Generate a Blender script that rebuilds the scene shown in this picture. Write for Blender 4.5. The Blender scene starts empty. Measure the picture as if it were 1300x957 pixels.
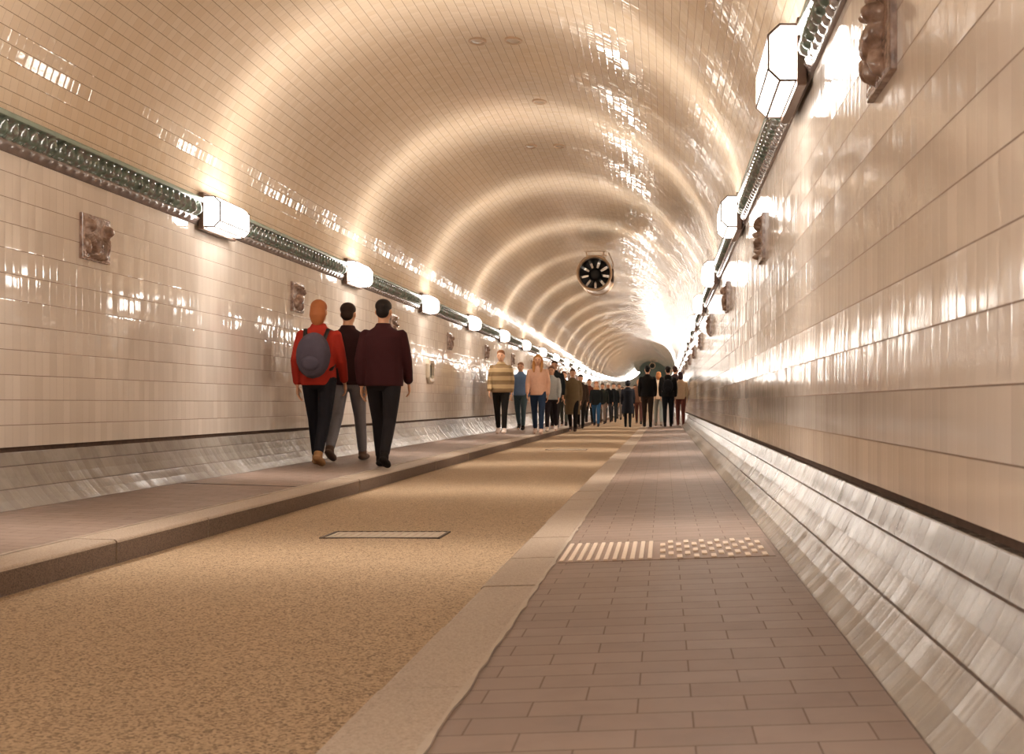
import bpy, bmesh, math, random
from mathutils import Vector, Matrix
random.seed(7)
PI = math.pi
S = bpy.context.scene
C = S.collection

# ------------------------------------------------------------------ camera, world, exposure
F = 1400.0                       # focal length in pixels of the 1300 wide frame
CX, CZ = 1.55, 0.62              # camera position across the tunnel and above the kerb
cam_d = bpy.data.cameras.new('camera'); cam = bpy.data.objects.new('camera', cam_d); C.objects.link(cam)
cam.location = (CX, 0, CZ); cam.rotation_euler = (PI / 2, 0, 0)
cam_d.sensor_width = 36; cam_d.lens = 36 * F / 1300
cam_d.shift_x = -(843 - 650) / 1300; cam_d.shift_y = (512 - 478.5) / 1300
cam_d.clip_start = 0.02; cam_d.clip_end = 400
cam_d.dof.use_dof = True; cam_d.dof.focus_distance = 10.0; cam_d.dof.aperture_fstop = 9
S.camera = cam
w = bpy.data.worlds.new('world'); S.world = w; w.use_nodes = True
w.node_tree.nodes['Background'].inputs[0].default_value = (1, .86, .7, 1)
w.node_tree.nodes['Background'].inputs[1].default_value = 0.15
S.view_settings.view_transform = 'Standard'; S.view_settings.look = 'None'
S.view_settings.gamma = 1; S.view_settings.use_curve_mapping = False
S.view_settings.exposure = 1.5
S.cycles.max_bounces = 7; S.cycles.diffuse_bounces = 4; S.cycles.glossy_bounces = 4; S.cycles.transparent_max_bounces = 8
S.cycles.sample_clamp_indirect = 1.5; S.cycles.sample_clamp_direct = 1.8
S.cycles.caustics_reflective = True
LAMP_EMIT = 5.2                 # radiance of the opal glass
LAMP_BEAM = 185.0                 # watts of the tube behind it, square to the tunnel
LAMP_BASE = 0.055                 # share of the light that leaves lengthwise
LAMP_COL = (1.0, 0.925, 0.84)
LENGTH = 165.0; BACK = -9.0

def rise(y):                     # the tunnel climbs towards its far end
    return 0.0 if y < 50 else 0.00024 * (y - 50) ** 2
def slope(y):
    return 0.0 if y < 50 else math.atan(0.00048 * (y - 50))
def pave(x):                     # pavement height
    return 0.035 * max(0, min(1, (abs(x) - .93) / 1.07))

# ------------------------------------------------------------------ node helpers
class G:
    def __init__(s, name):
        s.m = bpy.data.materials.new(name); s.m.use_nodes = True; s.t = s.m.node_tree
        s.b = s.t.nodes['Principled BSDF']; s.out = s.t.nodes['Material Output']
    def n(s, ty, **kw):
        o = s.t.nodes.new(ty)
        for k, v in kw.items(): setattr(o, k, v)
        return o
    def put(s, sock, v):
        if isinstance(v, bpy.types.NodeSocket): s.t.links.new(v, sock)
        elif v is not None: sock.default_value = v
    def m_(s, op, a, b=None, c=None):
        o = s.n('ShaderNodeMath', operation=op); s.put(o.inputs[0], a); s.put(o.inputs[1], b)
        if c is not None: s.put(o.inputs[2], c)
        return o.outputs[0]
    def v_(s, op, a, b=None, sc=None):
        o = s.n('ShaderNodeVectorMath', operation=op); s.put(o.inputs[0], a)
        if b is not None: s.put(o.inputs[1], b)
        if sc is not None: s.put(o.inputs['Scale'], sc)
        return o.outputs[0]
    def mix(s, f, a, b, bt='MIX'):
        o = s.n('ShaderNodeMix', data_type='RGBA', blend_type=bt); s.put(o.inputs[0], f); s.put(o.inputs[6], a); s.put(o.inputs[7], b)
        return o.outputs[2]
    def noise(s, vec, scale, det=3, rough=.5):
        o = s.n('ShaderNodeTexNoise'); s.put(o.inputs['Vector'], vec); o.inputs['Scale'].default_value = scale
        o.inputs['Detail'].default_value = det; o.inputs['Roughness'].default_value = rough
        return o
    def ramp(s, f, stops):
        o = s.n('ShaderNodeValToRGB'); s.put(o.inputs[0], f); e = o.color_ramp.elements
        while len(e) < len(stops): e.new(.5)
        for k, (p, c) in enumerate(stops): e[k].position = p; e[k].color = c if len(c) == 4 else (*c, 1)
        return o.outputs[0]
def lin(h):
    c = [int(h[i:i + 2], 16) / 255 for i in (0, 2, 4)]
    return tuple(x / 12.92 if x <= .04045 else ((x + .055) / 1.055) ** 2.4 for x in c) + (1,)
def sc(c, k): return (c[0] * k, c[1] * k, c[2] * k, 1)

def plain(name, col, rough=.6, metal=0, noise=0, spec=.5, scale=30):
    g = G(name); g.b.inputs['Roughness'].default_value = rough; g.b.inputs['Metallic'].default_value = metal
    g.b.inputs['Specular IOR Level'].default_value = spec
    if noise:
        tc = g.n('ShaderNodeTexCoord').outputs['Object']
        nz = g.noise(tc, scale, 4)
        g.put(g.b.inputs['Base Color'], g.mix(nz.outputs[0], sc(col, 1 - noise), sc(col, 1 + noise)))
    else: g.b.inputs['Base Color'].default_value = col
    return g.m

def tile_mat(name, tw, th, off, col, col2, grout, T, tilt_u, tilt_v, roll, rough, gu=.018, gv=.02, gu_s=.55, spec=.5, wav=.02, var=.12, crough=.03, wscale=4, stain=None, streak=0):
    """glazed tiles: every tile sits a little askew and has rolled edges"""
    g = G(name)
    uv = g.n('ShaderNodeUVMap').outputs[0]
    sp = g.n('ShaderNodeSeparateXYZ'); g.put(sp.inputs[0], uv)
    vv = g.m_('DIVIDE', sp.outputs[1], th); row = g.m_('FLOOR', vv); fv = g.m_('SUBTRACT', vv, row)
    uu = g.m_('DIVIDE', sp.outputs[0], tw)
    if off: uu = g.m_('ADD', uu, g.m_('MULTIPLY', g.m_('FLOORED_MODULO', row, 2.0), off))
    colm = g.m_('FLOOR', uu); fu = g.m_('SUBTRACT', uu, colm)
    cv = g.n('ShaderNodeCombineXYZ'); g.put(cv.inputs[0], colm); g.put(cv.inputs[1], row); cv.inputs[2].default_value = 3.3
    wn = g.n('ShaderNodeTexWhiteNoise', noise_dimensions='3D'); g.put(wn.inputs['Vector'], cv.outputs[0])
    rs = g.n('ShaderNodeSeparateColor'); g.put(rs.inputs[0], wn.outputs['Color'])
    lowf = g.noise(uv, wscale, 2); ls = g.n('ShaderNodeSeparateColor'); g.put(ls.inputs[0], lowf.outputs['Color'])
    cu = g.m_('SUBTRACT', g.m_('MULTIPLY', fu, 2.0), 1.0); cvv = g.m_('SUBTRACT', g.m_('MULTIPLY', fv, 2.0), 1.0)
    def slp(r, t, c, lf):
        c5 = g.m_('POWER', g.m_('ABSOLUTE', c), 6.0); c5 = g.m_('MULTIPLY', c5, g.m_('SIGN', c))
        a = g.m_('MULTIPLY', g.m_('SUBTRACT', r, .5), t)
        a = g.m_('MULTIPLY_ADD', c5, roll, a)
        a = g.m_('MULTIPLY_ADD', c, roll * .08, a)
        return g.m_('MULTIPLY_ADD', g.m_('SUBTRACT', lf, .5), wav, a)
    a = slp(rs.outputs[0], tilt_u, cu, ls.outputs[0])
    if streak:
        mp = g.n('ShaderNodeMapping'); g.put(mp.inputs[0], uv); mp.inputs['Scale'].default_value = (70, 3.0, 1)
        st = g.noise(mp.outputs[0], 1.0, 2); a = g.m_('MULTIPLY_ADD', g.m_('SUBTRACT', st.outputs[0], .5), streak, a)
    b = slp(rs.outputs[1], tilt_v, cvv, ls.outputs[1])
    N = g.n('ShaderNodeNewGeometry').outputs['Normal']
    B = g.v_('CROSS_PRODUCT', N, T)
    nn = g.v_('ADD', g.v_('ADD', N, g.v_('SCALE', T, sc=a)), g.v_('SCALE', B, sc=b))
    nn = g.v_('NORMALIZE', nn)
    g.put(g.b.inputs['Normal'], nn)
    gm_u = g.m_('GREATER_THAN', g.m_('ABSOLUTE', cu), 1 - 2 * gu); gm_v = g.m_('GREATER_THAN', g.m_('ABSOLUTE', cvv), 1 - 2 * gv)
    mask = g.m_('MAXIMUM', g.m_('MULTIPLY', gm_u, gu_s), gm_v)
    base = g.mix(rs.outputs[2], col, col2)
    pn = g.noise(uv, 1.3, 4)
    base = g.mix(g.m_('MULTIPLY', pn.outputs[0], var * 2), base, sc(col2, .78))
    if stain:
        sn = g.noise(uv, 7, 5, .7)
        base = g.mix(g.ramp(sn.outputs[0], [(.45, (0, 0, 0)), (.7, (stain,) * 3)]), base, sc(col2, .55))
    g.put(g.b.inputs['Base Color'], g.mix(mask, base, grout))
    g.put(g.b.inputs['Roughness'], g.m_('MULTIPLY_ADD', mask, .5, g.m_('MULTIPLY_ADD', rs.outputs[2], crough, rough)))
    g.b.inputs['Specular IOR Level'].default_value = spec
    return g.m

AX = (0.0, 1.0, 0.0)
M = {}
for _k, _h, _tu, _st, _ro, _rl in (('wall_left', .1447, .045, .06, .035, .04), ('wall_right', .1515, .03, .075, .09, .04)):
    M[_k] = tile_mat('cream_tile_' + _k, .0765, _h, 0, lin('e4d9ce'), lin('d8ccc0'), lin('7a6250'), AX, _tu, .010, _rl, _ro, gu=.012, gv=.014, gu_s=.45, wav=.014, spec=.8, crough=.02, streak=_st)
M['vault'] = tile_mat('cream_vault_tile', .072, .08, .5, lin('e7d5be'), lin('e0cbb0'), lin('7d6450'), AX, .03, .009, .04, .02, gu=.014, gv=.024, gu_s=.5, wav=0.0, spec=.33, crough=.02)
M['plinth'] = tile_mat('grey_plinth_tile', .0765, .1415, 0, lin('938a80'), lin('81776d'), lin('4c3c31'), AX, .07, .03, .08, .24, gu=.014, gv=.022, gu_s=.5, wav=.05, spec=.5, streak=.22, var=.3, wscale=9, stain=.4)
M['paver'] = tile_mat('brown_paver', .214, .107, .5, lin('8c776a'), lin('836f63'), lin('66544a'), (1.0, 0.0, 0.0), .02, .02, .03, .55, gu=.008, gv=.018, gu_s=.8, wav=.08, spec=.25, var=.3, wscale=14, stain=.25)

def granular(name, c1, c2, c3, scale, rough=.85, bump=.5, spec=.2):
    g = G(name); tc = g.n('ShaderNodeTexCoord').outputs['Object']
    v = g.n('ShaderNodeTexVoronoi'); g.put(v.inputs['Vector'], tc); v.inputs['Scale'].default_value = scale
    s_ = g.n('ShaderNodeSeparateColor'); g.put(s_.inputs[0], v.outputs['Color'])
    c = g.ramp(s_.outputs[0], [(0, c1), (.35, c2), (1, c3)])
    nz = g.noise(tc, 1.1, 4, .6)
    c = g.mix(g.m_('MULTIPLY', nz.outputs[0], .5), c, sc(c2, .72))
    g.put(g.b.inputs['Base Color'], c)
    bp = g.n('ShaderNodeBump'); bp.inputs['Strength'].default_value = bump; bp.inputs['Distance'].default_value = .002
    g.put(bp.inputs['Height'], v.outputs['Distance']); g.put(g.b.inputs['Normal'], bp.outputs[0])
    g.b.inputs['Roughness'].default_value = rough; g.b.inputs['Specular IOR Level'].default_value = spec
    return g.m
M['road'] = granular('tan_grit_surface', lin('5b4a3b'), lin('9c8469'), lin('c2a788'), 170)
M['kerb'] = granular('granite_kerb', lin('857465'), lin('a08d7b'), lin('b2a08d'), 260, rough=.6, bump=.25, spec=.35)
M['kerbface'] = granular('dark_kerb_face', lin('4f4138'), lin('6b594c'), lin('7d6a5b'), 240, rough=.8, bump=.3, spec=.2)  # darker tone for the kerb side that faces the road
M['kerbjoint'] = plain('kerb_joint_mortar', lin('5f4c3e'), .9, noise=.2)
M['mortar'] = plain('pale_joint_mortar', lin('a8998a'), .9, noise=.2, scale=12)
M['groove'] = plain('dark_dirty_groove', lin('2b211b'), .9, noise=.5, scale=15)
M['grooveface'] = plain('brown_groove_mortar', lin('5b4436'), .8, noise=.5, scale=25)
M['frame'] = plain('brown_bronze_frame', lin('6b564a'), .35, .6)
M['bar'] = plain('lamp_glazing_bar', lin('5c4a40'), .5, .3)
M['steel'] = plain('worn_steel_plate', lin('b0a08c'), .5, .1, noise=.1, scale=40)
M['steeldark'] = plain('dark_steel_rim', lin('4a3b30'), .6, .3)
M['fanshell'] = plain('galvanised_fan_casing', lin('b8a088'), .3, .65)
M['fanring'] = plain('fan_ring_beige', lin('b89c80'), .45, .2)
M['black'] = plain('matt_black', lin('14100d'), .6)
M['blade'] = plain('dark_fan_blade', lin('1c1714'), .45, .3)
M['teal'] = plain('dark_teal_portal', lin('4d5f58'), .5, noise=.2, scale=2)
M['greenglass'] = plain('dark_green_panel', lin('1e3a2c'), .15, noise=.2)
M['creamglaze'] = plain('cream_glaze', lin('b8a690'), .2, noise=.06)
def relief_mat():
    g = G('brown_glazed_relief'); tc = g.n('ShaderNodeTexCoord').outputs['Object']
    nz = g.noise(tc, 22, 4); g.put(g.b.inputs['Base Color'], g.ramp(nz.outputs[0], [(.3, lin('6a5145')), (.5, lin('917565')), (.68, lin('b0978a'))]))
    g.b.inputs['Roughness'].default_value = .22; g.b.inputs['Specular IOR Level'].default_value = .7
    return g.m
M['relief'] = relief_mat()
def cornice_mat():
    g = G('green_brown_glazed_cornice'); tc = g.n('ShaderNodeTexCoord').outputs['Object']
    nz = g.noise(tc, 16, 4); g.put(g.b.inputs['Base Color'], g.ramp(nz.outputs[0], [(.3, lin('47524a')), (.46, lin('68786c')), (.58, lin('6f6762')), (.72, lin('94a396'))]))
    g.b.inputs['Roughness'].default_value = .14; g.b.inputs['Specular IOR Level'].default_value = .85
    return g.m
M['cornice'] = cornice_mat()
M['cornicelow'] = plain('grey_purple_glaze', lin('7d706b'), .16, noise=.3, spec=.8, scale=14)
M['cornicefillet'] = plain('pale_green_fillet', lin('8c9c8e'), .25, noise=.2, scale=10)
def glass_mat():
    g = G('opal_lamp_glass'); g.t.nodes.remove(g.b)
    e = g.n('ShaderNodeEmission'); e.inputs[0].default_value = (*LAMP_COL, 1); e.inputs[1].default_value = LAMP_EMIT * 2
    t = g.n('ShaderNodeBsdfTransparent'); mx = g.n('ShaderNodeMixShader'); mx.inputs[0].default_value = .5
    g.put(mx.inputs[1], t.outputs[0]); g.put(mx.inputs[2], e.outputs[0]); g.put(g.out.inputs[0], mx.outputs[0])
    return g.m
M['glass'] = glass_mat()

# ------------------------------------------------------------------ mesh helpers
def link(name, me, mat, parent=None, smooth=False):
    o = bpy.data.objects.new(name, me); C.objects.link(o)
    for m in (mat if isinstance(mat, (list, tuple)) else [mat]): me.materials.append(m)
    if smooth: me.polygons.foreach_set('use_smooth', [True] * len(me.polygons))
    if parent: o.parent = parent
    return o
def from_bm(name, bm, mat, parent=None, smooth=False, recalc=True):
    if recalc: bmesh.ops.recalc_face_normals(bm, faces=bm.faces)
    me = bpy.data.meshes.new(name); bm.to_mesh(me); bm.free()
    return link(name, me, mat, parent, smooth)
def thing(name, label, cat, loc, rot=(0, 0, 0), group=None):
    o = bpy.data.objects.new(name, None); C.objects.link(o); o.location = loc; o.rotation_euler = rot
    o.empty_display_size = .1; o['label'] = label; o['category'] = cat
    if group: o['group'] = group
    return o
def struct(o): o['kind'] = 'structure'; return o
def box(bm, x0, x1, y0, y1, z0, z1, bev=0):
    r = bmesh.ops.create_cube(bm, size=1); vs = r['verts']
    for v in vs: v.co = Vector(((x0 + x1) / 2 + v.co.x * (x1 - x0), (y0 + y1) / 2 + v.co.y * (y1 - y0), (z0 + z1) / 2 + v.co.z * (z1 - z0)))
    if bev:
        es = list({e for v in vs for e in v.link_edges})
        bmesh.ops.bevel(bm, geom=es, offset=bev, segments=2, affect='EDGES', profile=.6)
def rod(bm, a, b, r, seg=8):
    a = Vector(a); b = Vector(b); d = b - a
    q = d.to_track_quat('Z', 'Y').to_matrix().to_4x4()
    m = Matrix.Translation((a + b) / 2) @ q
    bmesh.ops.create_cone(bm, cap_ends=True, segments=seg, radius1=r, radius2=r, depth=d.length, matrix=m)
def ystations():
    ys = [BACK + k * 3 for k in range(int((50 - BACK) / 3) + 1)]
    if ys[-1] < 50: ys.append(50.0)
    y = 53.0
    while y < LENGTH: ys.append(y); y += 3
    return ys + [LENGTH]
YS = ystations()
def extrude(name, prof, mat, uvmode='arc', smooth=False, v0=0.0, ys=YS):
    """sweep a cross-section (x, z) along the tunnel; faces look inwards for counter-clockwise order seen from the camera"""
    me = bpy.data.meshes.new(name); vs = []; fs = []; uvs = []
    arc = [v0]
    for k in range(1, len(prof)): arc.append(arc[-1] + math.dist(prof[k], prof[k - 1]))
    n = len(prof)
    for y in ys:
        for (x, z) in prof: vs.append((x, y, z + rise(y)))
    for i in range(len(ys) - 1):
        for k in range(n - 1):
            a, b, c, d = i * n + k, i * n + k + 1, (i + 1) * n + k + 1, (i + 1) * n + k
            fs.append((a, b, c, d))
            for (yy, kk) in ((ys[i], k), (ys[i], k + 1), (ys[i + 1], k + 1), (ys[i + 1], k)):
                uvs.append((yy, arc[kk]) if uvmode == 'arc' else (prof[kk][0], yy))
    me.from_pydata(vs, [], fs); uvl = me.uv_layers.new(name='UVMap')
    uvl.data.foreach_set('uv', [c for p in uvs for c in p])
    return struct(link(name, me, mat, None, smooth))

# ------------------------------------------------------------------ room shell
R = 2.2; ZC = 2.08; RB = 1.97    # half width, springing height, rise of the vault
def vx(z): return R if z <= ZC else R * math.sqrt(max(0, 1 - ((z - ZC) / RB) ** 2))
def vz(x): return ZC + RB * math.sqrt(1 - (x / R) ** 2)
extrude('floor', [(.935, -.107), (.5, -.1), (0, -.095), (-.5, -.1), (-.935, -.107)][::1], M['road'], 'xy')
for s, side in ((1, 'right'), (-1, 'left')):
    ordr = (lambda p: p) if s == 1 else (lambda p: [(-x, z) for x, z in p][::-1])
    pv = [(2.0, pave(2.0)), (1.6, pave(1.6)), (1.125, pave(1.125))]
    extrude('floor_pavement_' + side, ordr(pv), M['paver'], 'xy')
    # plinth: three courses of tiles, the top one cut
    b0, b1 = (2.0, pave(2.0)), (2.2, .335)
    L = math.dist(b0, b1)
    def cove(t):
        q = t / L; sg = .022 * 4 * q * (1 - q)
        return (2.0 + .2 * q + sg * (b1[1] - b0[1]) / L, b0[1] + (b1[1] - b0[1]) * q - sg * .2 / L)
    pl = [cove(t) for t in (L, .283, .212, .1415, .07, 0)]
    pl = [(2.232, .337), (2.205, .339)] + pl
    o = extrude('baseboard_' + side, ordr(pl), M['plinth'], 'arc')
    # set v so that course joints fall where the tiles meet
    uvl = o.data.uv_layers[0]
    for lp in o.data.loops:
        co = o.data.vertices[lp.vertex_index].co; z = co.z - rise(co.y)
        uvl.data[lp.index].uv[1] = ((abs(co.x) - b0[0]) * .2 + (z - b0[1]) * (b1[1] - b0[1])) / L if abs(co.x) < 2.201 else L + abs(co.x) - 2.2
    gr = [(2.2, .368), (2.232, .368), (2.232, .337)]
    extrude('trim_groove_' + side, ordr(gr), [M['grooveface']], 'arc')
    wl = [(R, ZC), (R, 1.2), (R, .368)]
    o = extrude('wall_' + side, ordr(wl), M['wall_' + side], 'arc')
    uvl = o.data.uv_layers[0]
    for lp in o.data.loops:
        co = o.data.vertices[lp.vertex_index].co
        uvl.data[lp.index].uv[1] = co.z - rise(co.y) - .368 + (.0154 if s == 1 else .018)
NV = 72
vp = [(-R * math.cos(PI * k / NV), ZC + RB * math.sin(PI * k / NV)) for k in range(NV + 1)]
extrude('ceiling', vp, M['vault'], 'arc', smooth=True)

def end_wall(name, y, mat):
    bm = bmesh.new(); z0 = rise(y)
    pts = [(-2.25, -.15), (2.25, -.15), (2.25, ZC)] + [(2.25 * math.cos(PI * k / 24), ZC + (RB + .05) * math.sin(PI * k / 24)) for k in range(1, 24)] + [(-2.25, ZC)]
    a = [bm.verts.new((x, y, z + z0)) for x, z in pts]; b = [bm.verts.new((x, y + (.2 if y > 0 else -.2), z + z0)) for x, z in pts]
    bm.faces.new(a); bm.faces.new(b[::-1])
    for k in range(len(pts)): bm.faces.new((a[k], b[k], b[(k + 1) % len(pts)], a[(k + 1) % len(pts)]))
    return struct(from_bm(name, bm, mat))
end_wall('wall_back', LENGTH, M['teal'])
end_wall('wall_added_behind', BACK, M['creamglaze'])  # unseen wall, added to stop light leaking out behind the camera

# kerbs: granite stones with sunk joints, in two long runs
def kerb(side, s):
    bm = bmesh.new(); rnd = random.Random(3 + s); y = BACK
    while y < LENGTH:
        Ls = .67 if s == 1 else 1.0
        y1 = min(y + Ls, LENGTH)
        j = rnd.uniform(-.004, .004); dz = rnd.uniform(-.002, .002)
        z0, z1 = rise(y), rise(y1)
        xi, xo = .93 + j, 1.118 + rnd.uniform(-.004, .004)
        prof = [(xi + .004, -.13), (xi, -.012), (xi + .004, -.003), (xi + .012, dz + .001), (xo, .006 + dz), (xo, -.13)]
        ra = [bm.verts.new((s * x, y + .003, z + z0)) for x, z in prof]; rb = [bm.verts.new((s * x, y1 - .003, z + z1)) for x, z in prof]
        for k in range(len(prof)):
            kk = (k + 1) % len(prof); fc = bm.faces.new((ra[k], rb[k], rb[kk], ra[kk]))
            if k == 0: fc.material_index = 1
        bm.faces.new(ra); bm.faces.new(rb[::-1])
        y = y1
    struct(from_bm('trim_kerb_' + side, bm, [M['kerb'], M['kerbface']]))
    pr = [(1.13, .000), (1.112, -.006), (.955, -.012), (.955, -.13)]
    extrude('trim_kerb_bed_' + side, pr if s == 1 else [(-x, z) for x, z in pr][::-1], M['kerbjoint'], 'arc')
    # pale mortar line between kerb and pavement
    bm = bmesh.new(); y = BACK; prev = None
    while y < 60:
        a, b = 1.118 + rnd.uniform(-.002, .003), 1.132 + rnd.uniform(-.005, .005); t = .0115 + rnd.uniform(-.001, .002)
        r_ = [bm.verts.new((s * a, y, -.01)), bm.verts.new((s * a, y, t)), bm.verts.new((s * b, y, t)), bm.verts.new((s * (b + .002), y, -.01))]
        if prev:
            for k in range(3): bm.faces.new((prev[k], prev[k + 1], r_[k + 1], r_[k]))
        prev = r_; y += .08
    struct(from_bm('trim_kerb_joint_' + side, bm, M['mortar']))
kerb('right', 1); kerb('left', -1)

# cornice of glazed ceramic: fillet, row of tongues, wavy lower edge
def cornice(side, s, n):
    y0, y1, per = BACK, 66.0, .10
    sub = 8; NS = 15
    cols = int((y1 - y0) / per) * sub
    vs = []; fs = []; mi = []
    for i in range(cols + 1):
        y = y0 + i * per / sub; ph = (i % sub) / sub * 2 * PI
        tongue = max(0, math.cos(ph)) ** .7 if math.cos(ph) > 0 else 0
        dart = max(0, -math.cos(ph)) ** 3
        wv = .5 + .5 * math.cos(ph)
        e = rise(y)
        P = [(.0, .212), (.066, .212), (.070, .206), (.070, .182), (.062, .176), (.052, .172),
             (.034 + .024 * tongue, .158), (.024 + .042 * tongue + .010 * dart, .135), (.018 + .052 * tongue + .010 * dart, .108),
             (.014 + .046 * tongue + .012 * dart, .088), (.010 + .016 * tongue, .070),
             (.030 + .018 * (1 - wv), .054 + .014 * wv), (.040 + .004 * wv, .030 + .020 * wv), (.022, .022), (.022, .004), (.0, .0)]
        for (o_, z) in P:
            zz = 2.05 + z; xw = vx(zz) + .004
            vs.append((s * (xw - o_), y, zz + e))
    n_ = 16
    for i in range(cols):
        for k in range(n_ - 1):
            a, b, c, d = i * n_ + k, (i + 1) * n_ + k, (i + 1) * n_ + k + 1, i * n_ + k + 1
            fs.append((a, b, c, d) if s == 1 else (d, c, b, a)); mi.append(1 if k in (1, 2) else 2 if k > 10 else 0)
    me = bpy.data.meshes.new('trim'); me.from_pydata(vs, [], fs)
    o = struct(link('trim_cornice_' + side, me, [M['cornice'], M['cornicefillet'], M['cornicelow']], None, True))
    me.polygons.foreach_set('material_index', mi)
    prof = [(R - .0, 2.262), (R - .07, 2.262), (R - .07, 2.232), (R - .045, 2.20), (R - .05, 2.13), (R - .03, 2.05), (R, 2.05)]
    prof = [(x - (R - vx(z)), z) for x, z in prof]
    extrude('trim_cornice_far_' + side, prof if s == 1 else [(-x, z) for x, z in prof][::-1], M['cornice'], ys=[y for y in YS if y >= 65])
cornice('right', 1, 1); cornice('left', -1, 2)

# ------------------------------------------------------------------ lamps
def make_lamp():
    """local frame: +x points out of the wall, y along the tunnel"""
    t = thing('wall_lamp', 'x', 'lamp', (0, 0, 0))
    bm = bmesh.new(); box(bm, -.045, .0, -.335, .335, -.15, .15, .008)
    from_bm('frame', bm, M['frame'], t)
    poly = [(0, -.122), (.072, -.122), (.122, -.075), (.122, .075), (.072, .122), (0, .122)]
    bm = bmesh.new(); a = [bm.verts.new((x + .002, -.31, z)) for x, z in poly]; b = [bm.verts.new((x + .002, .31, z)) for x, z in poly]
    bm.faces.new(a); bm.faces.new(b[::-1])
    for k in range(6):
        if k != 5: bm.faces.new((a[k], b[k], b[(k + 1) % 6], a[(k + 1) % 6]))
    from_bm('opal_glass', bm, M['glass'], t)
    bm = bmesh.new()
    for k in range(6):
        p, q = poly[k], poly[(k + 1) % 6]
        for yy in (-.312, .312):
            if k != 5: rod(bm, (p[0], yy, p[1]), (q[0], yy, q[1]), .006, 6)
        rod(bm, (p[0], -.312, p[1]), (p[0], .312, p[1]), .006, 6)
    from_bm('glazing_bars', bm, M['bar'], t)
    # tube behind the glass; its strength is shaped to send most light square to the tunnel
    ld = bpy.data.lights.new('tube', 'POINT'); ld.energy = LAMP_BEAM / 2; ld.color = LAMP_COL; ld.shadow_soft_size = .10
    ld.use_nodes = True; nt = ld.node_tree; em = nt.nodes['Emission']
    tc = nt.nodes.new('ShaderNodeTexCoord'); sp = nt.nodes.new('ShaderNodeSeparateXYZ'); nt.links.new(tc.outputs['Normal'], sp.inputs[0])
    def mm(op, a, b=None):
        o = nt.nodes.new('ShaderNodeMath'); o.operation = op
        for i_, v_ in ((0, a), (1, b)):
            if v_ is None: continue
            if isinstance(v_, (int, float)): o.inputs[i_].default_value = v_
            else: nt.links.new(v_, o.inputs[i_])
        return o.outputs[0]
    q = mm('DIVIDE', sp.outputs[1], .23); q = mm('MULTIPLY', q, q); q = mm('MULTIPLY', q, -1.0); q = mm('EXPONENT', q)
    q = mm('ADD', mm('MULTIPLY', q, 1 - LAMP_BASE), LAMP_BASE)
    nt.links.new(q, em.inputs['Strength'])
    for yy in (-.13, .13):
        lo = bpy.data.objects.new('tube', ld); C.objects.link(lo); lo.parent = t; lo.location = (.065, yy, 0)
    return t
def dup(root, loc, rot, label, group=None):
    r = root.copy(); C.objects.link(r); r.location = loc; r.rotation_euler = rot; r['label'] = label
    if group: r['group'] = group
    elif 'group' in r: del r['group']
    for ch in list(root.children):
        c = ch.copy(); C.objects.link(c); c.parent = r
        for g_ in ch.children:
            d = g_.copy(); C.objects.link(d); d.parent = c
    return r
ORD = ['first', 'second', 'third', 'fourth', 'fifth', 'sixth', 'seventh', 'eighth', 'ninth', 'tenth', 'eleventh', 'twelfth']
lamp0 = make_lamp(); used = [False]
k = -2
while True:
    y = 1.15 + 4 * k
    if y > LENGTH - 2: break
    for s in (-1, 1):
        side = 'left' if s < 0 else 'right'
        first = 2 if s < 0 else 1
        i = k - first
        grp = None
        if i < 0: lab = 'white glass box lamp on the %s cornice behind or beside the camera' % side; grp = 'lamps behind the camera'
        elif i == 0: lab = 'largest and nearest glowing glass box lamp on the %s cornice' % side
        elif i < 12: lab = '%s glowing glass box lamp along the %s cornice counted from the camera' % (ORD[i], side)
        else: lab = 'tiny far lamp melting into the bright line along the %s wall' % side; grp = 'far lamps on the %s wall' % side
        xw = vx(2.16)
        loc = (s * (xw - .068), y, 2.16 + rise(y)); rot = (slope(y), 0, 0 if s < 0 else PI)
        if s > 0: rot = (-slope(y), 0, PI)
        if not used[0]:
            lamp0.location = loc; lamp0.rotation_euler = rot; lamp0['label'] = lab; used[0] = True
            if grp: lamp0['group'] = grp
        else: dup(lamp0, loc, rot, lab, grp)
    k += 1

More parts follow.
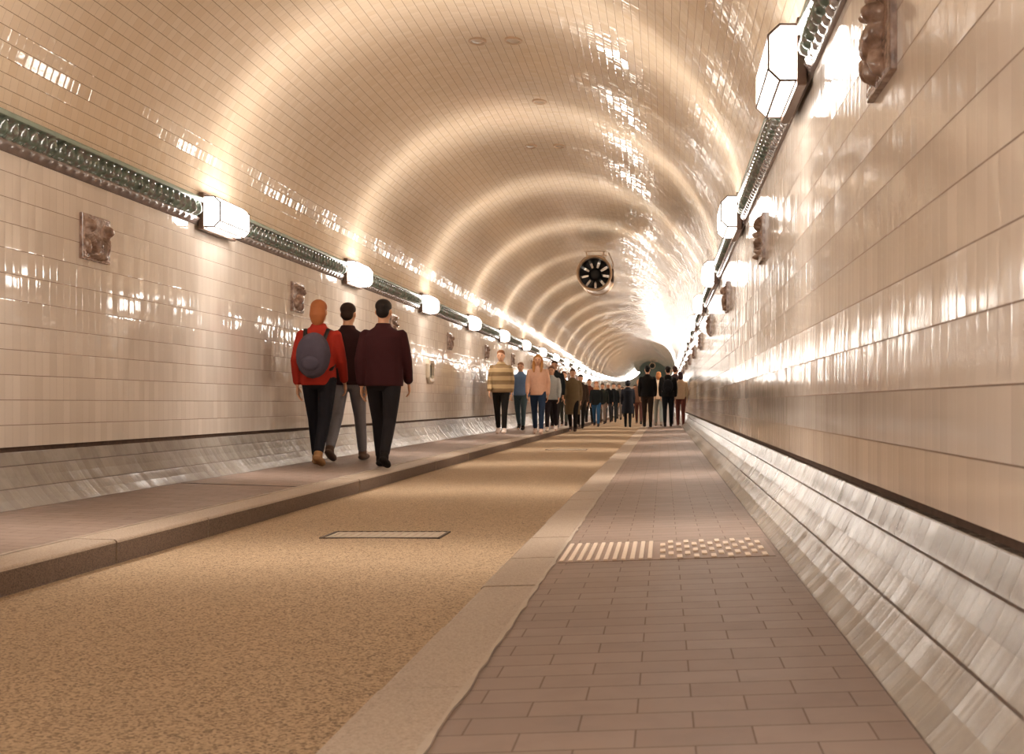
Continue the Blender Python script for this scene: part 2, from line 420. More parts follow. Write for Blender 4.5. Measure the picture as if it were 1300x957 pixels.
# ------------------------------------------------------------------ relief plaques
def relief(seed):
    """brown glazed plaque: backing plate and a modelled relief in front, +x out of the wall"""
    rnd = random.Random(seed); n = 44; W, H = .34, .285
    blobs = []
    style = seed % 3
    if style == 0:      # two heads at the upper corners over a gathered sheaf of long folds
        blobs += [(-.10, .075, .035, .045, .04, 0), (.115, .06, .032, .042, .042, 0)]
        for q in range(9): blobs.append((-.09 + .024 * q + rnd.uniform(-.005, .005), -.02 - .055 * (1 - abs(q - 5) / 6), .010, .085, .032, (q - 5) * -.10))
        blobs += [(0.02, -.11, .12, .02, .022, 0), (-.12, -.06, .03, .05, .02, .3)]
    elif style == 1:    # crouching animal under a scroll
        blobs += [(0, -.02, .085, .05, .04, .5), (.06, .05, .03, .035, .045, 0), (-.09, -.07, .014, .05, .03, .2), (-.03, -.09, .014, .045, .03, -.1), (.055, -.085, .014, .05, .03, .1)]
        for q in range(10): blobs.append((-.12 + .026 * q, .095 + .016 * math.sin(q * 1.9), .014, .018, .026, 0))
    else:               # fish and shells
        for q in range(4): blobs.append((rnd.uniform(-.06, .06), .09 - .058 * q, .105, .020, .034, rnd.uniform(-.35, .35)))
        for q in range(7): blobs.append((rnd.uniform(-.13, .13), rnd.uniform(-.11, .11), .018, .018, .03, 0))
    bm = bmesh.new(); g = []
    for i in range(n + 1):
        rw = []
        for j in range(n + 1):
            u = -W / 2 + W * i / n; v = -H / 2 + H * j / n; h = .008
            for (bx, bz, rx, rz, hh, an) in blobs:
                du, dv = u - bx, v - bz; a_ = du * math.cos(an) + dv * math.sin(an); b_ = -du * math.sin(an) + dv * math.cos(an)
                q = (a_ / rx) ** 2 + (b_ / rz) ** 2
                if q < 1: h = max(h, .008 + 1.35 * hh * math.sqrt(1 - q))
            h += .002 * math.sin(u * 190 + v * 60) * math.sin(v * 160)
            if i in (0, n) or j in (0, n): h = 0
            rw.append(bm.verts.new((h * .95 + .016, u, v)))
        g.append(rw)
    for i in range(n):
        for j in range(n): bm.faces.new((g[i][j], g[i + 1][j], g[i + 1][j + 1], g[i][j + 1]))
    bd = bmesh.new(); box(bd, -.005, .0215, -W / 2 - .006, W / 2 + .006, -H / 2 - .006, H / 2 + .006, .004)
    return bm, bd
plq = {}
for k in range(12):
    y = 3.25 + 4 * k
    for s in (-1, 1):
        if s < 0 and k in (0,): continue
        side = 'left' if s < 0 else 'right'
        key = (k + (2 if s < 0 else 1)) % 3
        i = k - 1 if s < 0 else k
        ll = {0: 'nearest brown glazed relief tile on the %s wall', 1: 'second brown glazed relief tile along the %s wall', 2: 'third brown glazed relief tile along the %s wall', 3: 'fourth small relief tile along the %s wall', **{q: ORD[q] + ' and far relief tile along the %s wall counted from the camera' for q in range(4, 12)}}
        grp = None
        if i in ll: lab = ll[i] % side
        else: lab = 'small far relief tile on the %s wall beyond the fourth' % side; grp = 'far relief tiles on the %s wall' % side
        loc = (s * R, y, 1.70); rot = (0, 0, 0 if s < 0 else PI)
        if key not in plq:
            t = thing('relief_plaque', lab, 'plaque', loc, rot, grp)
            a, b = relief(key); from_bm('relief', a, M['relief'], t, True, True); from_bm('backing_plate', b, M['relief'], t)
            plq[key] = t
        else: dup(plq[key], loc, rot, lab, grp)

# octagonal niche on the left wall
t = thing('wall_niche', 'upright eight-sided cream frame around a dark green panel on left wall', 'niche', (-R, 17.6, 1.135))
def octo(w_, h_, c_): return [(-w_ + c_, -h_), (w_ - c_, -h_), (w_, -h_ + c_), (w_, h_ - c_), (w_ - c_, h_), (-w_ + c_, h_), (-w_, h_ - c_), (-w_, -h_ + c_)]
bm = bmesh.new(); ra = [(octo(.24, .2, .09), 0.0), (octo(.24, .2, .09), .03), (octo(.2, .165, .07), .055), (octo(.15, .12, .05), .05), (octo(.14, .11, .05), .012)]
rings = [[bm.verts.new((x_, y_, z_)) for y_, z_ in p] for p, x_ in ra]
for a, b in zip(rings, rings[1:]):
    for q in range(8): bm.faces.new((a[q], a[(q + 1) % 8], b[(q + 1) % 8], b[q]))
from_bm('frame', bm, M['creamglaze'], t)
bm = bmesh.new(); a = [bm.verts.new((.014, y_, z_)) for y_, z_ in octo(.145, .115, .05)]; b = [bm.verts.new((.004, y_, z_)) for y_, z_ in octo(.145, .115, .05)]
bm.faces.new(a); bm.faces.new(b[::-1])
for q in range(8): bm.faces.new((a[q], b[q], b[(q + 1) % 8], a[(q + 1) % 8]))
from_bm('green_panel', bm, M['greenglass'], t)

# small oval fittings in the crown of the vault
def fitting(x, y, label):
    z = vz(x)
    t = thing('ceiling_fitting', label, 'ceiling fitting', (x, y, z))
    bm = bmesh.new(); n = 28; P = []
    for (sx, sy, zz) in ((.085, .1, .01), (.085, .1, -.014), (.076, .09, -.02), (.062, .072, -.016), (.06, .07, .004)):
        P.append([bm.verts.new((sx * math.cos(2 * PI * q / n), sy * math.sin(2 * PI * q / n), zz)) for q in range(n)])
    for a, b in zip(P, P[1:]):
        for q in range(n): bm.faces.new((a[q], a[(q + 1) % n], b[(q + 1) % n], b[q]))
    from_bm('rim', bm, M['fanring'], t, True)
    bm = bmesh.new(); bmesh.ops.create_uvsphere(bm, u_segments=20, v_segments=8, radius=1)
    for v in bm.verts: v.co = Vector((v.co.x * .06, v.co.y * .07, v.co.z * .010 - .006))
    from_bm('lens', bm, M['creamglaze'], t, True)
fitting(-.21, 10.4, 'left of the two oval fittings side by side at the near crown')
fitting(.13, 10.4, 'right of the two oval fittings side by side at the near crown')
fitting(.14, 12.5, 'single oval fitting in the crown behind the near pair')
fitting(-.22, 14.65, 'left oval fitting of the far pair in the crown')
fitting(.16, 14.65, 'right oval fitting of the far pair in the crown')

# ------------------------------------------------------------------ jet fans
def jet_fan(x, y, z, label, detail=True):
    t = thing('jet_fan', label, 'fan', (x, y, z), (slope(y), 0, 0))
    r = .37; L = 1.25; n = 48
    def lathe(nm, prof, mat, par, sm=True):
        bm = bmesh.new(); rs_ = []
        for (rr, yy) in prof: rs_.append([bm.verts.new((rr * math.cos(2 * PI * q / n), yy, rr * math.sin(2 * PI * q / n))) for q in range(n)])
        for a, b in zip(rs_, rs_[1:]):
            for q in range(n): bm.faces.new((a[q], a[(q + 1) % n], b[(q + 1) % n], b[q]))
        return from_bm(nm, bm, mat, par, sm)
    cs = lathe('casing', [(.345, .05), (.36, .05), (.365, .40), (.365, .42), (.365, L - .05), (.35, L - .05), (.345, L - .06), (.34, .40), (.335, .05)], M['fanshell'], t)
    lathe('inlet_ring', [(.37, .09), (.392, .06), (.400, .02), (.397, -.01), (.380, -.02), (.362, -.012), (.345, .03), (.335, .10)], M['fanring'], t)
    lathe('inner_liner', [(.338, .06), (.333, .12), (.333, .5), (.333, .8)], M['black'], t)
    lathe('band', [(.362, .30), (.374, .30), (.374, .325), (.362, .325)], M['steeldark'], t)
    lathe('outlet_ring', [(.36, 1.15), (.388, 1.16), (.396, 1.2), (.388, 1.24), (.35, 1.24)], M['fanshell'], t)
    lathe('hub', [(.001, .18), (.08, .19), (.13, .23), (.15, .30), (.16, .62), (.14, .7), (.001, .72)], M['black'], t)
    for q in range(9):
        bm = bmesh.new(); a0 = 2 * PI * q / 9 + .2; gr = []
        for i in range(6):
            rr = .12 + .212 * i / 5; tw = .5 - .25 * i / 5; hw = .036 + .064 * (i / 5) ** 1.6; row = []
            for j in range(5):
                c_ = -hw + 2 * hw * j / 4; th = .005 * (1 - (j - 2) ** 2 / 5)
                row.append((rr, c_ * math.cos(tw), .32 + c_ * math.sin(tw) + .006 * (j - 2) ** 2 / 4, th))
            gr.append(row)
        for sd in (1, -1):
            vv = [[bm.verts.new((rr * math.cos(a0) - cc * math.sin(a0), yy + sd * th, rr * math.sin(a0) + cc * math.cos(a0))) for rr, cc, yy, th in row] for row in gr]
            for i in range(5):
                for j in range(4): bm.faces.new((vv[i][j], vv[i + 1][j], vv[i + 1][j + 1], vv[i][j + 1]))
        from_bm('blade', bm, M['blade'], t, True)
    top = (ZC + RB + rise(y)) - z
    for (yy) in (.28, .95):
        bm = bmesh.new()
        for sx in (-1, 1): rod(bm, (sx * .16, yy, .31), (sx * .2, yy, top - .008), .014)
        box(bm, -.24, .24, yy - .025, yy + .025, top - .03, top - .012, .003)
        from_bm('hanger', bm, M['fanshell'], t)
    bm = bmesh.new(); box(bm, .355, .415, .25, .52, -.16, .12, .01); from_bm('terminal_box', bm, M['steeldark'], t)
    bm = bmesh.new(); pts = [(.385, .4, .12), (.40, .4, .25), (.36, .38, .36), (.30, .36, top - .035)]
    for a, b in zip(pts, pts[1:]): rod(bm, a, b, .014)
    from_bm('cable', bm, M['fanring'], t)
    return t
jet_fan(0.0, 24.5, 3.52, 'round jet fan with dark blades hanging from the middle of the vault')
jet_fan(0.0, 146.0, 3.38 + rise(146), 'tiny far jet fan in front of the dark tunnel end')

# ------------------------------------------------------------------ things in the floor
def cover(yc, Ld, label):
    x0, x1 = -.28, .36
    t = thing('drain_cover', label, 'drain cover', ((x0 + x1) / 2, yc, -.098))
    W = x1 - x0
    bm = bmesh.new()
    for (a, b, c_, d) in ((-W / 2, W / 2, -Ld / 2, -Ld / 2 + .014), (-W / 2, W / 2, Ld / 2 - .014, Ld / 2), (-W / 2, -W / 2 + .014, -Ld / 2, Ld / 2), (W / 2 - .014, W / 2, -Ld / 2, Ld / 2)):
        box(bm, a, b, c_, d, -.01, .0065)
    from_bm('rim', bm, M['steeldark'], t)
    bm = bmesh.new(); box(bm, -W / 2 + .016, W / 2 - .016, -Ld / 2 + .016, Ld / 2 - .016, -.01, .003, .001)
    nb = 14
    for q in range(nb):
        xx = -W / 2 + .04 + (W - .08) * q / (nb - 1)
        box(bm, xx - .008, xx + .008, -Ld / 2 + .03, Ld / 2 - .03, .002, .006)
    from_bm('ribbed_plate', bm, M['steel'], t)
cover(6.0, .30, 'ribbed steel cover plate set in the near roadway')
cover(17.1, .30, 'small far steel cover plate set in the roadway')

# tactile strip across the right pavement: long ribs, then short staggered studs
M['tactile'] = plain('pale_tactile_paving', lin('d8c4b0'), .5, noise=.12, scale=60)
M['tactbase'] = plain('grey_brown_tactile_slab', lin('8d776a'), .6, noise=.15, scale=40)
t = thing('tactile_strip', 'pale ribbed and studded tactile strip across the right pavement', 'tactile paving', (1.56, 4.5, pave(1.56)), (0, -math.atan(.035 / 1.07), 0))
bm = bmesh.new(); box(bm, -.42, .42, -.27, .27, -.012, .0025, .001); from_bm('slab', bm, M['tactbase'], t)
for q in range(11):
    bm = bmesh.new(); xx = -.405 + .034 * q; box(bm, xx - .009, xx + .009, -.262, .262, 0, .0085, .003); from_bm('rib', bm, M['tactile'], t)
bm = bmesh.new()
for q in range(13):
    for r_ in range(6):
        xx = -.015 + .033 * q; yy = -.225 + .09 * r_ ; 
        if (q + r_) % 2: continue
        box(bm, xx - .011, xx + .011, yy - .04, yy + .04, 0, .0085, .003)
o = from_bm('studs', bm, M['tactile'], t); o['kind'] = 'stuff'
# left pavement: cross joint
bm = bmesh.new(); x = -1.13; 
vs_ = [(-1.13, .0), (-2.0, .035)]
a = [bm.verts.new(p) for p in ((-1.13, 8.09, .0095), (-1.995, 8.09, .0375), (-1.995, 8.125, .0375), (-1.13, 8.125, .0095), (-1.13, 8.09, -.01), (-2.0, 8.09, .02), (-2.0, 8.125, .02), (-1.13, 8.125, -.01))]
for f in ((0, 1, 2, 3), (4, 5, 6, 7), (0, 1, 5, 4), (2, 3, 7, 6), (1, 2, 6, 5), (0, 3, 7, 4)): bm.faces.new([a[q] for q in f])
struct(from_bm('trim_pavement_joint', bm, M['steeldark']))

# ------------------------------------------------------------------ people
def ring(bm, c, u, v, ru, rv, n=16):
    return [bm.verts.new(c + u * (ru * math.cos(2 * PI * k / n)) + v * (rv * math.sin(2 * PI * k / n))) for k in range(n)]
def loft(bm, rings_):
    n = len(rings_[0])
    for a, b in zip(rings_, rings_[1:]):
        for k in range(n): bm.faces.new((a[k], a[(k + 1) % n], b[(k + 1) % n], b[k]))
    bm.faces.new(rings_[0][::-1]); bm.faces.new(rings_[-1])
def limb(bm, pts, rad, n=12, flat=1.0, side=None):
    """tapering tube through joints with rounded ends"""
    P = [Vector(p) for p in pts]; rs_ = []
    for i, p in enumerate(P):
        d = (P[min(i + 1, len(P) - 1)] - P[max(i - 1, 0)]).normalized()
        s_ = Vector(side) if side else Vector((1, 0, 0))
        if abs(d.dot(s_)) > .95: s_ = Vector((0, 1, 0))
        v = d.cross(s_).normalized(); u = v.cross(d).normalized()
        if i == 0: rs_.append(ring(bm, p - d * rad[0] * .6, u, v, rad[0] * .55, rad[0] * .55 * flat, n))
        rs_.append(ring(bm, p, u, v, rad[i], rad[i] * flat, n))
        if i == len(P) - 1: rs_.append(ring(bm, p + d * rad[i] * .6, u, v, rad[i] * .55, rad[i] * .55 * flat, n))
    loft(bm, rs_)
def stack(bm, lv, n=24):
    """horizontal elliptical rings (z, rx, ry, y offset)"""
    loft(bm, [ring(bm, Vector((l[4] if len(l) > 4 else 0, l[3], l[0])), Vector((1, 0, 0)), Vector((0, 1, 0)), l[1], l[2], n) for l in lv])
def ball(bm, c, r, n=12):
    m = Matrix.Translation(Vector(c)) @ Matrix.Diagonal((r[0], r[1], r[2], 1))
    bmesh.ops.create_uvsphere(bm, u_segments=n * 2, v_segments=n, radius=1, matrix=m)
def fuse(name, bm, vox, mat, parent, smooth=3):
    bmesh.ops.recalc_face_normals(bm, faces=bm.faces)
    me = bpy.data.meshes.new('t'); bm.to_mesh(me); bm.free()
    o = bpy.data.objects.new('t', me); C.objects.link(o)
    r = o.modifiers.new('r', 'REMESH'); r.mode = 'VOXEL'; r.voxel_size = vox; r.use_smooth_shade = True
    s_ = o.modifiers.new('s', 'SMOOTH'); s_.iterations = smooth; s_.factor = .5
    dg = bpy.context.evaluated_depsgraph_get(); ev = o.evaluated_get(dg)
    m2 = bpy.data.meshes.new_from_object(ev, preserve_all_data_layers=False, depsgraph=dg)
    bpy.data.objects.remove(o); bpy.data.meshes.remove(me); m2.name = name
    m2.materials.clear()
    return link(name, m2, mat, parent, True)
matc = {}
def cloth(hexc, rough=.85):
    if hexc not in matc: matc[hexc] = plain('cloth_' + hexc, lin(hexc), rough, noise=.12, spec=.2, scale=18)
    return matc[hexc]
def striped(name, a, b, period):
    g = G(name); tc = g.n('ShaderNodeTexCoord').outputs['Object']; sp = g.n('ShaderNodeSeparateXYZ'); g.put(sp.inputs[0], tc)
    nz = g.noise(tc, 8, 2)
    v = g.m_('SINE', g.m_('MULTIPLY', g.m_('MULTIPLY_ADD', nz.outputs[0], .02, sp.outputs[2]), 2 * PI / period))
    g.put(g.b.inputs['Base Color'], g.mix(g.m_('GREATER_THAN', v, 0.0), lin(a), lin(b))); g.b.inputs['Roughness'].default_value = .9
    return g.m
M['skin'] = plain('skin', lin('c89878'), .5, noise=.05, spec=.3)
M['eye'] = plain('dark_eye', lin('221812'), .3)
M['lips'] = plain('lips', lin('9a5548'), .5)

def person(label, X, d, H, top, legs, shoes, hair, facing='away', style='short', coat=.86, stride=.9, vox=.014, turn=0, bulk=1.0, topmat=None, arm=(0, 0), mirror=1, sleeve=1.0, scarf=None):
    x = CX + (X - 843) * d / F
    gz = pave(x) if abs(x) > .93 else -.098
    gz += rise(d)
    sc_ = H / 1.74
    rz = (PI if facing == 'away' else 0) + turn
    t = thing('person', label, 'person', (x, d, gz + .004), (0, 0, rz))
    t.scale = (sc_, sc_, sc_)
    tm = topmat or cloth(top); lm = cloth(legs)
    J = {}
    sw = {1: (.38, .10), -1: (-.30, .42)}
    if mirror < 0: sw = {1: sw[-1], -1: sw[1]}
    low = 9
    for s in (1, -1):
        a, b = sw[s][0] * stride, sw[s][1] * stride
        hip = Vector((s * .088, 0, .93)); kn = hip + Vector((0, -math.sin(a), -math.cos(a))) * .43
        an = kn + Vector((0, -math.sin(a - b), -math.cos(a - b))) * .41
        pitch = 0.0 if a > 0 else (a - b) * -.6
        f = Vector((0, -math.cos(pitch), -math.sin(pitch)))
        J[s] = [hip, kn, an, pitch]
        low = min(low, (an + f * .13).z - .075 if a < 0 else an.z - .085)
    dz = Vector((0, 0, -low))
    for s in (1, -1): J[s][0] = J[s][0] + dz; J[s][1] = J[s][1] + dz; J[s][2] = J[s][2] + dz
    D = dz.z
    SH = {}
    for s in (1, -1):
        a = -sw[s][0] * stride * .8 + arm[0 if s > 0 else 1]
        so = Vector((s * .172, 0, 1.39 + D)); el = so + Vector((s * .16, -math.sin(a), -math.cos(a))).normalized() * .29
        b = a + .35 + (.9 if arm[0 if s > 0 else 1] > .3 else 0)
        wr = el + Vector((s * -.02, -math.sin(b), -math.cos(b))).normalized() * .25
        hd = (wr - el).normalized()
        SH[s] = (so, el, wr, hd)
    # body: one continuous surface
    bm = bmesh.new()
    stack(bm, [(.84 + D, .10, .075, 0), (.90 + D, .15, .10, 0), (1.0 + D, .14, .095, 0), (1.12 + D, .125, .085, 0), (1.28 + D, .155, .10, .0), (1.38 + D, .165, .095, .005), (1.43 + D, .12, .075, .01), (1.465 + D, .06, .058, .012), (1.52 + D, .053, .056, .005), (1.56 + D, .05, .05, 0)])
    hz = 1.515 + D
    stack(bm, [(hz, .030, .035, -.04), (hz + .012, .045, .055, -.03), (hz + .04, .060, .078, -.018), (hz + .08, .070, .088, -.012), (hz + .12, .075, .094, -.008), (hz + .155, .075, .093, -.004), (hz + .19, .065, .080, 0), (hz + .215, .042, .052, 0), (hz + .225, .015, .02, 0)])
    limb(bm, [(0, -.098, hz + .115), (0, -.112, hz + .085), (0, -.112, hz + .075)], [.008, .014, .012], 8)
    for s in (1, -1): ball(bm, (s * .078, .003, hz + .095), (.010, .018, .028), 8)
    ball(bm, (0, -.098, hz + .045), (.022, .010, .009), 6)
    for s in (1, -1):
        hip, kn, an, pitch = J[s]
        limb(bm, [hip, hip.lerp(kn, .5), kn, kn.lerp(an, .35), an], [.08, .07, .052, .05, .036])
        f = Vector((0, -math.cos(pitch), -math.sin(pitch)))
        limb(bm, [an + Vector((0, .02, -.045)), an + f * .07 + Vector((0, 0, -.05)), an + f * .16 + Vector((0, 0, -.058))], [.032, .034, .024])
        so, el, wr, hd = SH[s]
        limb(bm, [so, so.lerp(el, .5), el, el.lerp(wr, .4), wr], [.052, .046, .038, .037, .026])
        # hand: palm, four curled fingers, thumb from the side
        fr = Vector((0, -1, 0)); nrm = Vector((-s, 0, 0)); fr = (fr - hd * fr.dot(hd)).normalized(); nrm = hd.cross(fr) * (1 if hd.cross(fr).dot(nrm) > 0 else -1)
        limb(bm, [wr, wr + hd * .04, wr + hd * .085], [.024, .036, .036], 10, .42, fr)
        for q, (ln, of) in enumerate(((.072, .027), (.082, .009), (.076, -.009), (.06, -.026))):
            b0 = wr + hd * .09 + fr * of
            limb(bm, [b0, b0 + hd * ln * .5 + nrm * .008, b0 + hd * ln * .85 + nrm * .028, b0 + hd * ln * .95 + nrm * .045], [.0085, .008, .0075, .0065], 6)
        b0 = wr + hd * .03 + fr * .028
        limb(bm, [b0, b0 + hd * .028 + fr * .022 + nrm * .01, b0 + hd * .058 + fr * .026 + nrm * .02], [.011, .0095, .008], 6)
    fuse('body', bm, min(vox, .010), M['skin'], t, 2)
    # trousers
    bm = bmesh.new()
    stack(bm, [(.82 + D, .11, .085, 0), (.86 + D, .165, .115, 0.0), (.94 + D, .168, .118, .004), (1.02 + D, .15, .105, 0)])
    for s in (1, -1):
        hip, kn, an, pitch = J[s]
        limb(bm, [hip, hip.lerp(kn, .5), kn, kn.lerp(an, .4), kn.lerp(an, .93)], [.098 * bulk ** .3, .084 * bulk ** .3, .066, .060, .050])
    fuse('trousers', bm, vox, lm, t)
    # top garment
    bm = bmesh.new(); hem = coat; k_ = bulk
    lv = []
    if hem < .8: lv += [(hem + D, .205 * k_, .17, .0), (hem + .15 + D, .20 * k_, .16, 0)]
    else: lv += [(hem + D, .178 * k_, .13 * k_, 0)]
    lv += [(.95 + D, .180 * k_, .132 * k_, 0), (1.10 + D, .168 * k_, .126 * k_, 0), (1.26 + D, .188 * k_, .134 * k_, 0), (1.36 + D, .188 * k_, .120 * k_, .005), (1.41 + D, .165, .100, .01), (1.44 + D, .12, .088, .012), (1.462 + D, .085, .078, .012), (1.50 + D, .070, .070, .008)]
    stack(bm, lv)
    for s in (1, -1):
        so, el, wr, hd = SH[s]
        e_ = el.lerp(wr, .9 * sleeve)
        limb(bm, [so, so.lerp(el, .5), el, el.lerp(e_, .5), e_], [.060 * k_, .062 * k_, .055 * k_, .050 * k_, .042 * k_])
    fuse('jacket', bm, vox, tm, t)
    if scarf:
        bm = bmesh.new(); stack(bm, [(1.43 + D, .10, .10, -.005), (1.46 + D, .115, .115, -.01), (1.50 + D, .105, .105, -.01), (1.53 + D, .08, .085, -.005)])
        fuse('scarf', bm, vox, cloth(scarf), t)
    for s in (1, -1):
        hip, kn, an, pitch = J[s]; f = Vector((0, -math.cos(pitch), -math.sin(pitch))); up = Vector((0, -math.sin(pitch), math.cos(pitch)))
        bm = bmesh.new()
        base = an - up * .05
        limb(bm, [base - f * .045, base + f * .02, base + f * .10, base + f * .165], [.040, .045, .046, .036], 14, .8)
        limb(bm, [an + up * .02, an - up * .03], [.045, .047])
        box(bm, an.x - .042, an.x + .042, 0, 1, 0, 1) if False else None
        fuse('shoe', bm, max(.008, vox * .7), cloth(shoes), t, 2)
    # hair
    bm = bmesh.new(); hc = hz + .12
    if style == 'cap': ball(bm, (0, 0, hc + .04), (.086, .106, .078), 12); limb(bm, [(0, -.09, hc + .05), (0, -.15, hc + .035)], [.05, .045], 10, .2)
    elif style == 'hood': ball(bm, (0, .015, hc), (.10, .115, .135), 12)
    elif style != 'bald':
        ball(bm, (0, .006, hc + .036), (.083, .099, .078), 12); ball(bm, (0, .045, hc - .02), (.068, .055, .07), 10)
    if style == 'long':
        limb(bm, [(0, .06, hc + .02), (0, .085, hc - .08), (0, .115, hc - .18), (0, .13, hc - .30)], [.078, .082, .078, .05], 14, .5)
        for s in (1, -1): limb(bm, [(s * .075, .02, hc + .03), (s * .088, .0, hc - .06), (s * .09, -.06, hc - .16), (s * .075, -.135, hc - .27)], [.025, .032, .036, .02], 10)
    elif style == 'bob': limb(bm, [(0, .04, hc + .03), (0, .05, hc - .06), (0, .055, hc - .13)], [.078, .084, .06], 14, .75)
    elif style == 'bun': ball(bm, (0, .07, hc + .10), (.04, .04, .04), 8)
    if style != 'bald': fuse('cap' if style == 'cap' else 'hood' if style == 'hood' else 'hair', bm, min(vox, .010), cloth(hair, .6), t, 2)
    if facing != 'away':
        for s in (1, -1):
            bm = bmesh.new(); ball(bm, (s * .03, -.094, hz + .112), (.013, .009, .008), 6); from_bm('eye', bm, M['eye'], t, True)
        bm = bmesh.new(); ball(bm, (0, -.106, hz + .045), (.022, .006, .006), 6); from_bm('mouth', bm, M['lips'], t, True)
    t['_d'] = D; 
    return t, sc_, D, rz, (x, d, gz)

def backpack(p, label, col, size=1.0):
    t0, s_, D, rz, (x, y, z) = p
    t = thing('backpack', label, 'backpack', (x, y, z), (0, 0, rz)); t.scale = (s_, s_, s_)
    bm = bmesh.new(); k_ = size
    loft(bm, [ring(bm, Vector((0, yy, 1.17 + D + zz)), Vector((1, 0, 0)), Vector((0, 0, 1)), rx * k_, rz_ * k_, 20) for yy, zz, rx, rz_ in ((.142, 0, .12, .18), (.155, 0, .155, .215), (.23, -.01, .15, .21), (.28, -.025, .125, .175), (.30, -.03, .08, .12))])
    fuse('bag', bm, .012, cloth(col), t)
    bm = bmesh.new(); loft(bm, [ring(bm, Vector((0, yy, 1.08 + D)), Vector((1, 0, 0)), Vector((0, 0, 1)), rx, rz_, 16) for yy, rx, rz_ in ((.25, .10, .08), (.31, .095, .075), (.325, .07, .05))])
    fuse('pocket', bm, .012, cloth(col), t)
    for s in (1, -1):
        bm = bmesh.new(); limb(bm, [(s * .10, .15, 1.33 + D), (s * .115, .07, 1.44 + D), (s * .12, -.05, 1.43 + D), (s * .125, -.135, 1.30 + D), (s * .15, -.12, 1.14 + D), (s * .155, .10, 1.02 + D)], [.022] * 6, 8, .4)
        from_bm('strap', bm, M['black'], t, True)
    del t0['_d']
    return t
def bag(p, label, col, sx=.33, zz=.80, w_=.24, h_=.26):
    t0, s_, D, rz, (x, y, z) = p
    t = thing('shoulder_bag', label, 'bag', (x, y, z), (0, 0, rz)); t.scale = (s_, s_, s_)
    bm = bmesh.new(); box(bm, sx - .05 * (1 if sx > 0 else 1), sx + .05, -w_ / 2, w_ / 2, zz, zz + h_, .03); from_bm('pouch', bm, cloth(col), t)
    bm = bmesh.new(); limb(bm, [(sx, -w_ * .35, zz + h_), (sx * .9, -.05, 1.15 + D), (sx * .75, 0, 1.495 + D), (sx * .9, .05, 1.15 + D), (sx, w_ * .35, zz + h_)], [.01] * 5, 6); from_bm('strap', bm, cloth(col), t, True)

A = 'away'; T_ = 'toward'
p = person('walker in red jacket with grey backpack, leftmost of the near trio', 405, 10.5, 1.60, '98291b', '17151a', '8f6a45', '9c5c34', A, 'bob', vox=.010, stride=.75)
backpack(p, 'large dark grey backpack on the red-jacketed walker', '4a424c', 1.1)
person('walker in dark maroon jacket and grey-blue jeans, middle of the near trio', 442, 11.3, 1.66, '2c1416', '77767c', '5c4a40', '2c1d14', A, 'short', vox=.010, mirror=-1, bulk=1.08)
person('walker in black and dark red coat with black trousers, rightmost of near trio', 487, 10.5, 1.63, '351417', '1d191b', '1a1412', '1c1511', A, 'short', vox=.010, stride=.8, bulk=1.12)
M['stripes'] = striped('tan_brown_striped_knit', 'ab9069', '7a6040', .17)
person('person in tan and brown striped sweater walking close to left wall', 636, 21.7, 1.66, '8a7050', '17130f', 'd9c7bb', '6b4226', T_, 'short', topmat=M['stripes'], stride=.55, bulk=1.12)
person('person in denim jacket half hidden between striped sweater and blond woman', 661, 24.6, 1.55, '5f7595', '3c4c52', '221c1a', '8b6148', T_, 'short', coat=.9)
person('woman with long blond hair, pale pink sweater and blue jeans', 683, 22.3, 1.62, 'cfa48c', '27374f', 'd8bcae', 'a87440', T_, 'long', stride=.6)
p = person('person in pale grey-blue top, dark trousers and white shoes behind blond woman', 700, 24.4, 1.48, 'a9aba9', '241c1e', 'e5d3c4', '6b4a38', T_, 'bob', mirror=-1)
person('tall man in black jacket behind the blond woman', 704, 27.6, 1.72, '161a1d', '2a2523', '1b1715', '3a2419', T_, 'short', bulk=1.08)
p = person('person in brown-grey top with tan bag beside the long coat', 716, 30.0, 1.52, '6b5040', '43443c', '2a211c', '5a3828', T_, 'bob')
bag(p, 'tan shoulder bag carried beside the olive coat', 'a07550')
person('man in long olive brown coat stepping along left kerb', 727, 28.2, 1.64, '6b5a42', '15110f', '3a2a22', '4a2f22', T_, 'short', coat=.50, bulk=1.05)
person('dark-haired person in dark brown coat close behind the olive coat', 737, 31.8, 1.58, '3c3026', '1a1614', '1e1815', '1d1512', T_, 'short', coat=.62)
person('person in rust red scarf and dark coat left of the jeans walker', 748, 36.5, 1.56, '6a3a2c', '1e1a1a', '2a211d', '3b2a20', T_, 'short', mirror=-1)
person('walker in black jacket with tan scarf and bright blue jeans', 757, 34.0, 1.42, '16191a', '274a6a', '2c2420', 'a8623c', T_, 'bob', scarf='b98b60')
person('person in dark green-black coat and grey trousers right of blue jeans', 765, 38.5, 1.45, '1f2420', '77685f', '3a2f2a', '3f2c22', T_, 'short')
person('person in black coat with white cap in the far left crowd', 772, 40.0, 1.50, '15181b', '46464c', '2a2422', 'e8e0d8', T_, 'cap', mirror=-1)
person('person all in black at right edge of the far left crowd', 779, 42.0, 1.52, '121517', '1a1c1e', '171310', '3a2318', T_, 'short')
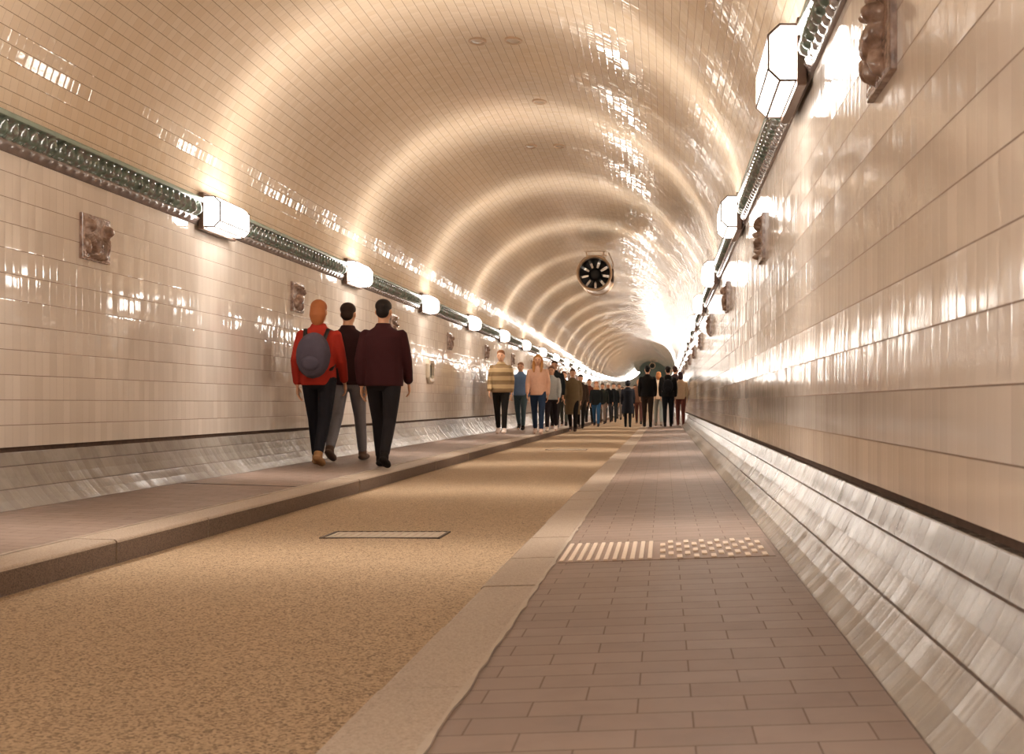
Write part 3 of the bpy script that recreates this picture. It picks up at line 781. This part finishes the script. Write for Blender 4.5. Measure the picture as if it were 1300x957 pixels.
person('thin far walker in grey beyond the left crowd', 786, 48.0, 1.62, '5b5650', '6a625a', '2a2422', '4a3a30', T_, 'short')
person('walker in long black hooded coat alone on the roadway', 797, 33.2, 1.42, '13131a', '100f10', '100e0d', '15141a', A, 'hood', coat=.52, bulk=1.16, stride=.5)
person('far walker in brown jacket between black coat and tall man', 811, 38.0, 1.58, '6b4a38', '5c3a34', '2a211d', 'b08a68', T_, 'short')
person('tall man in black jacket walking away beside the right kerb', 822, 28.6, 1.60, '14110f', '2b1f17', '15110e', '0f0d0c', A, 'short', bulk=1.12, stride=.35)
person('walker in cream jacket and pale grey trousers between two dark walkers', 836, 29.6, 1.46, 'd8bfa2', '8f9088', '8a7a6c', 'a0683c', A, 'bob', stride=.4)
p = person('man in black jacket carrying a black backpack on right pavement', 848, 28.4, 1.56, '121112', '15161b', '2a1c16', '1a1312', A, 'short', bulk=1.15, stride=.4, mirror=-1)
backpack(p, 'black backpack on man walking away on right pavement', '17161a', .95)
person('walker in lilac grey jeans right of the man with black backpack', 857, 30.6, 1.64, '3b2c2c', '7d7684', '5a4a46', '35201c', A, 'short', stride=.4)
person('walker with cream sleeves and dark red trousers beside right wall', 864, 28.8, 1.42, 'c9ae90', '6c3c32', '6a3a30', '3a2020', A, 'bob', stride=.35)
far = [(806, 52, '5a4a40', 'tiny far walker in brown just right of the long black coat'), (815, 60, '2a2624', 'tiny far walker in black just left of the tall man in black'),
       (829, 58, '3a3430', 'tiny far walker in dark grey behind the gap left of the cream jacket'), (843, 62, '6a5548', 'tiny far walker in tan behind the cream jacket'),
       (790, 58, '3b3836', 'tiny far walker in charcoal just left of the long black coat'), (799, 66, '76604c', 'tiny far walker in light brown hidden behind the long black coat'),
       (822, 72, '4a3c34', 'tiny far walker in dark brown hidden behind the tall man in black')]
for (X, d, c_, lab) in far:
    person(lab, X, d, 1.62, c_, '2a2624', '1b1715', '3a2a20', T_ if X < 812 else A, 'short', vox=.022)[0]['group'] = 'tiny far walkers'
for o in list(C.objects):
    if '_d' in o.keys(): del o['_d']
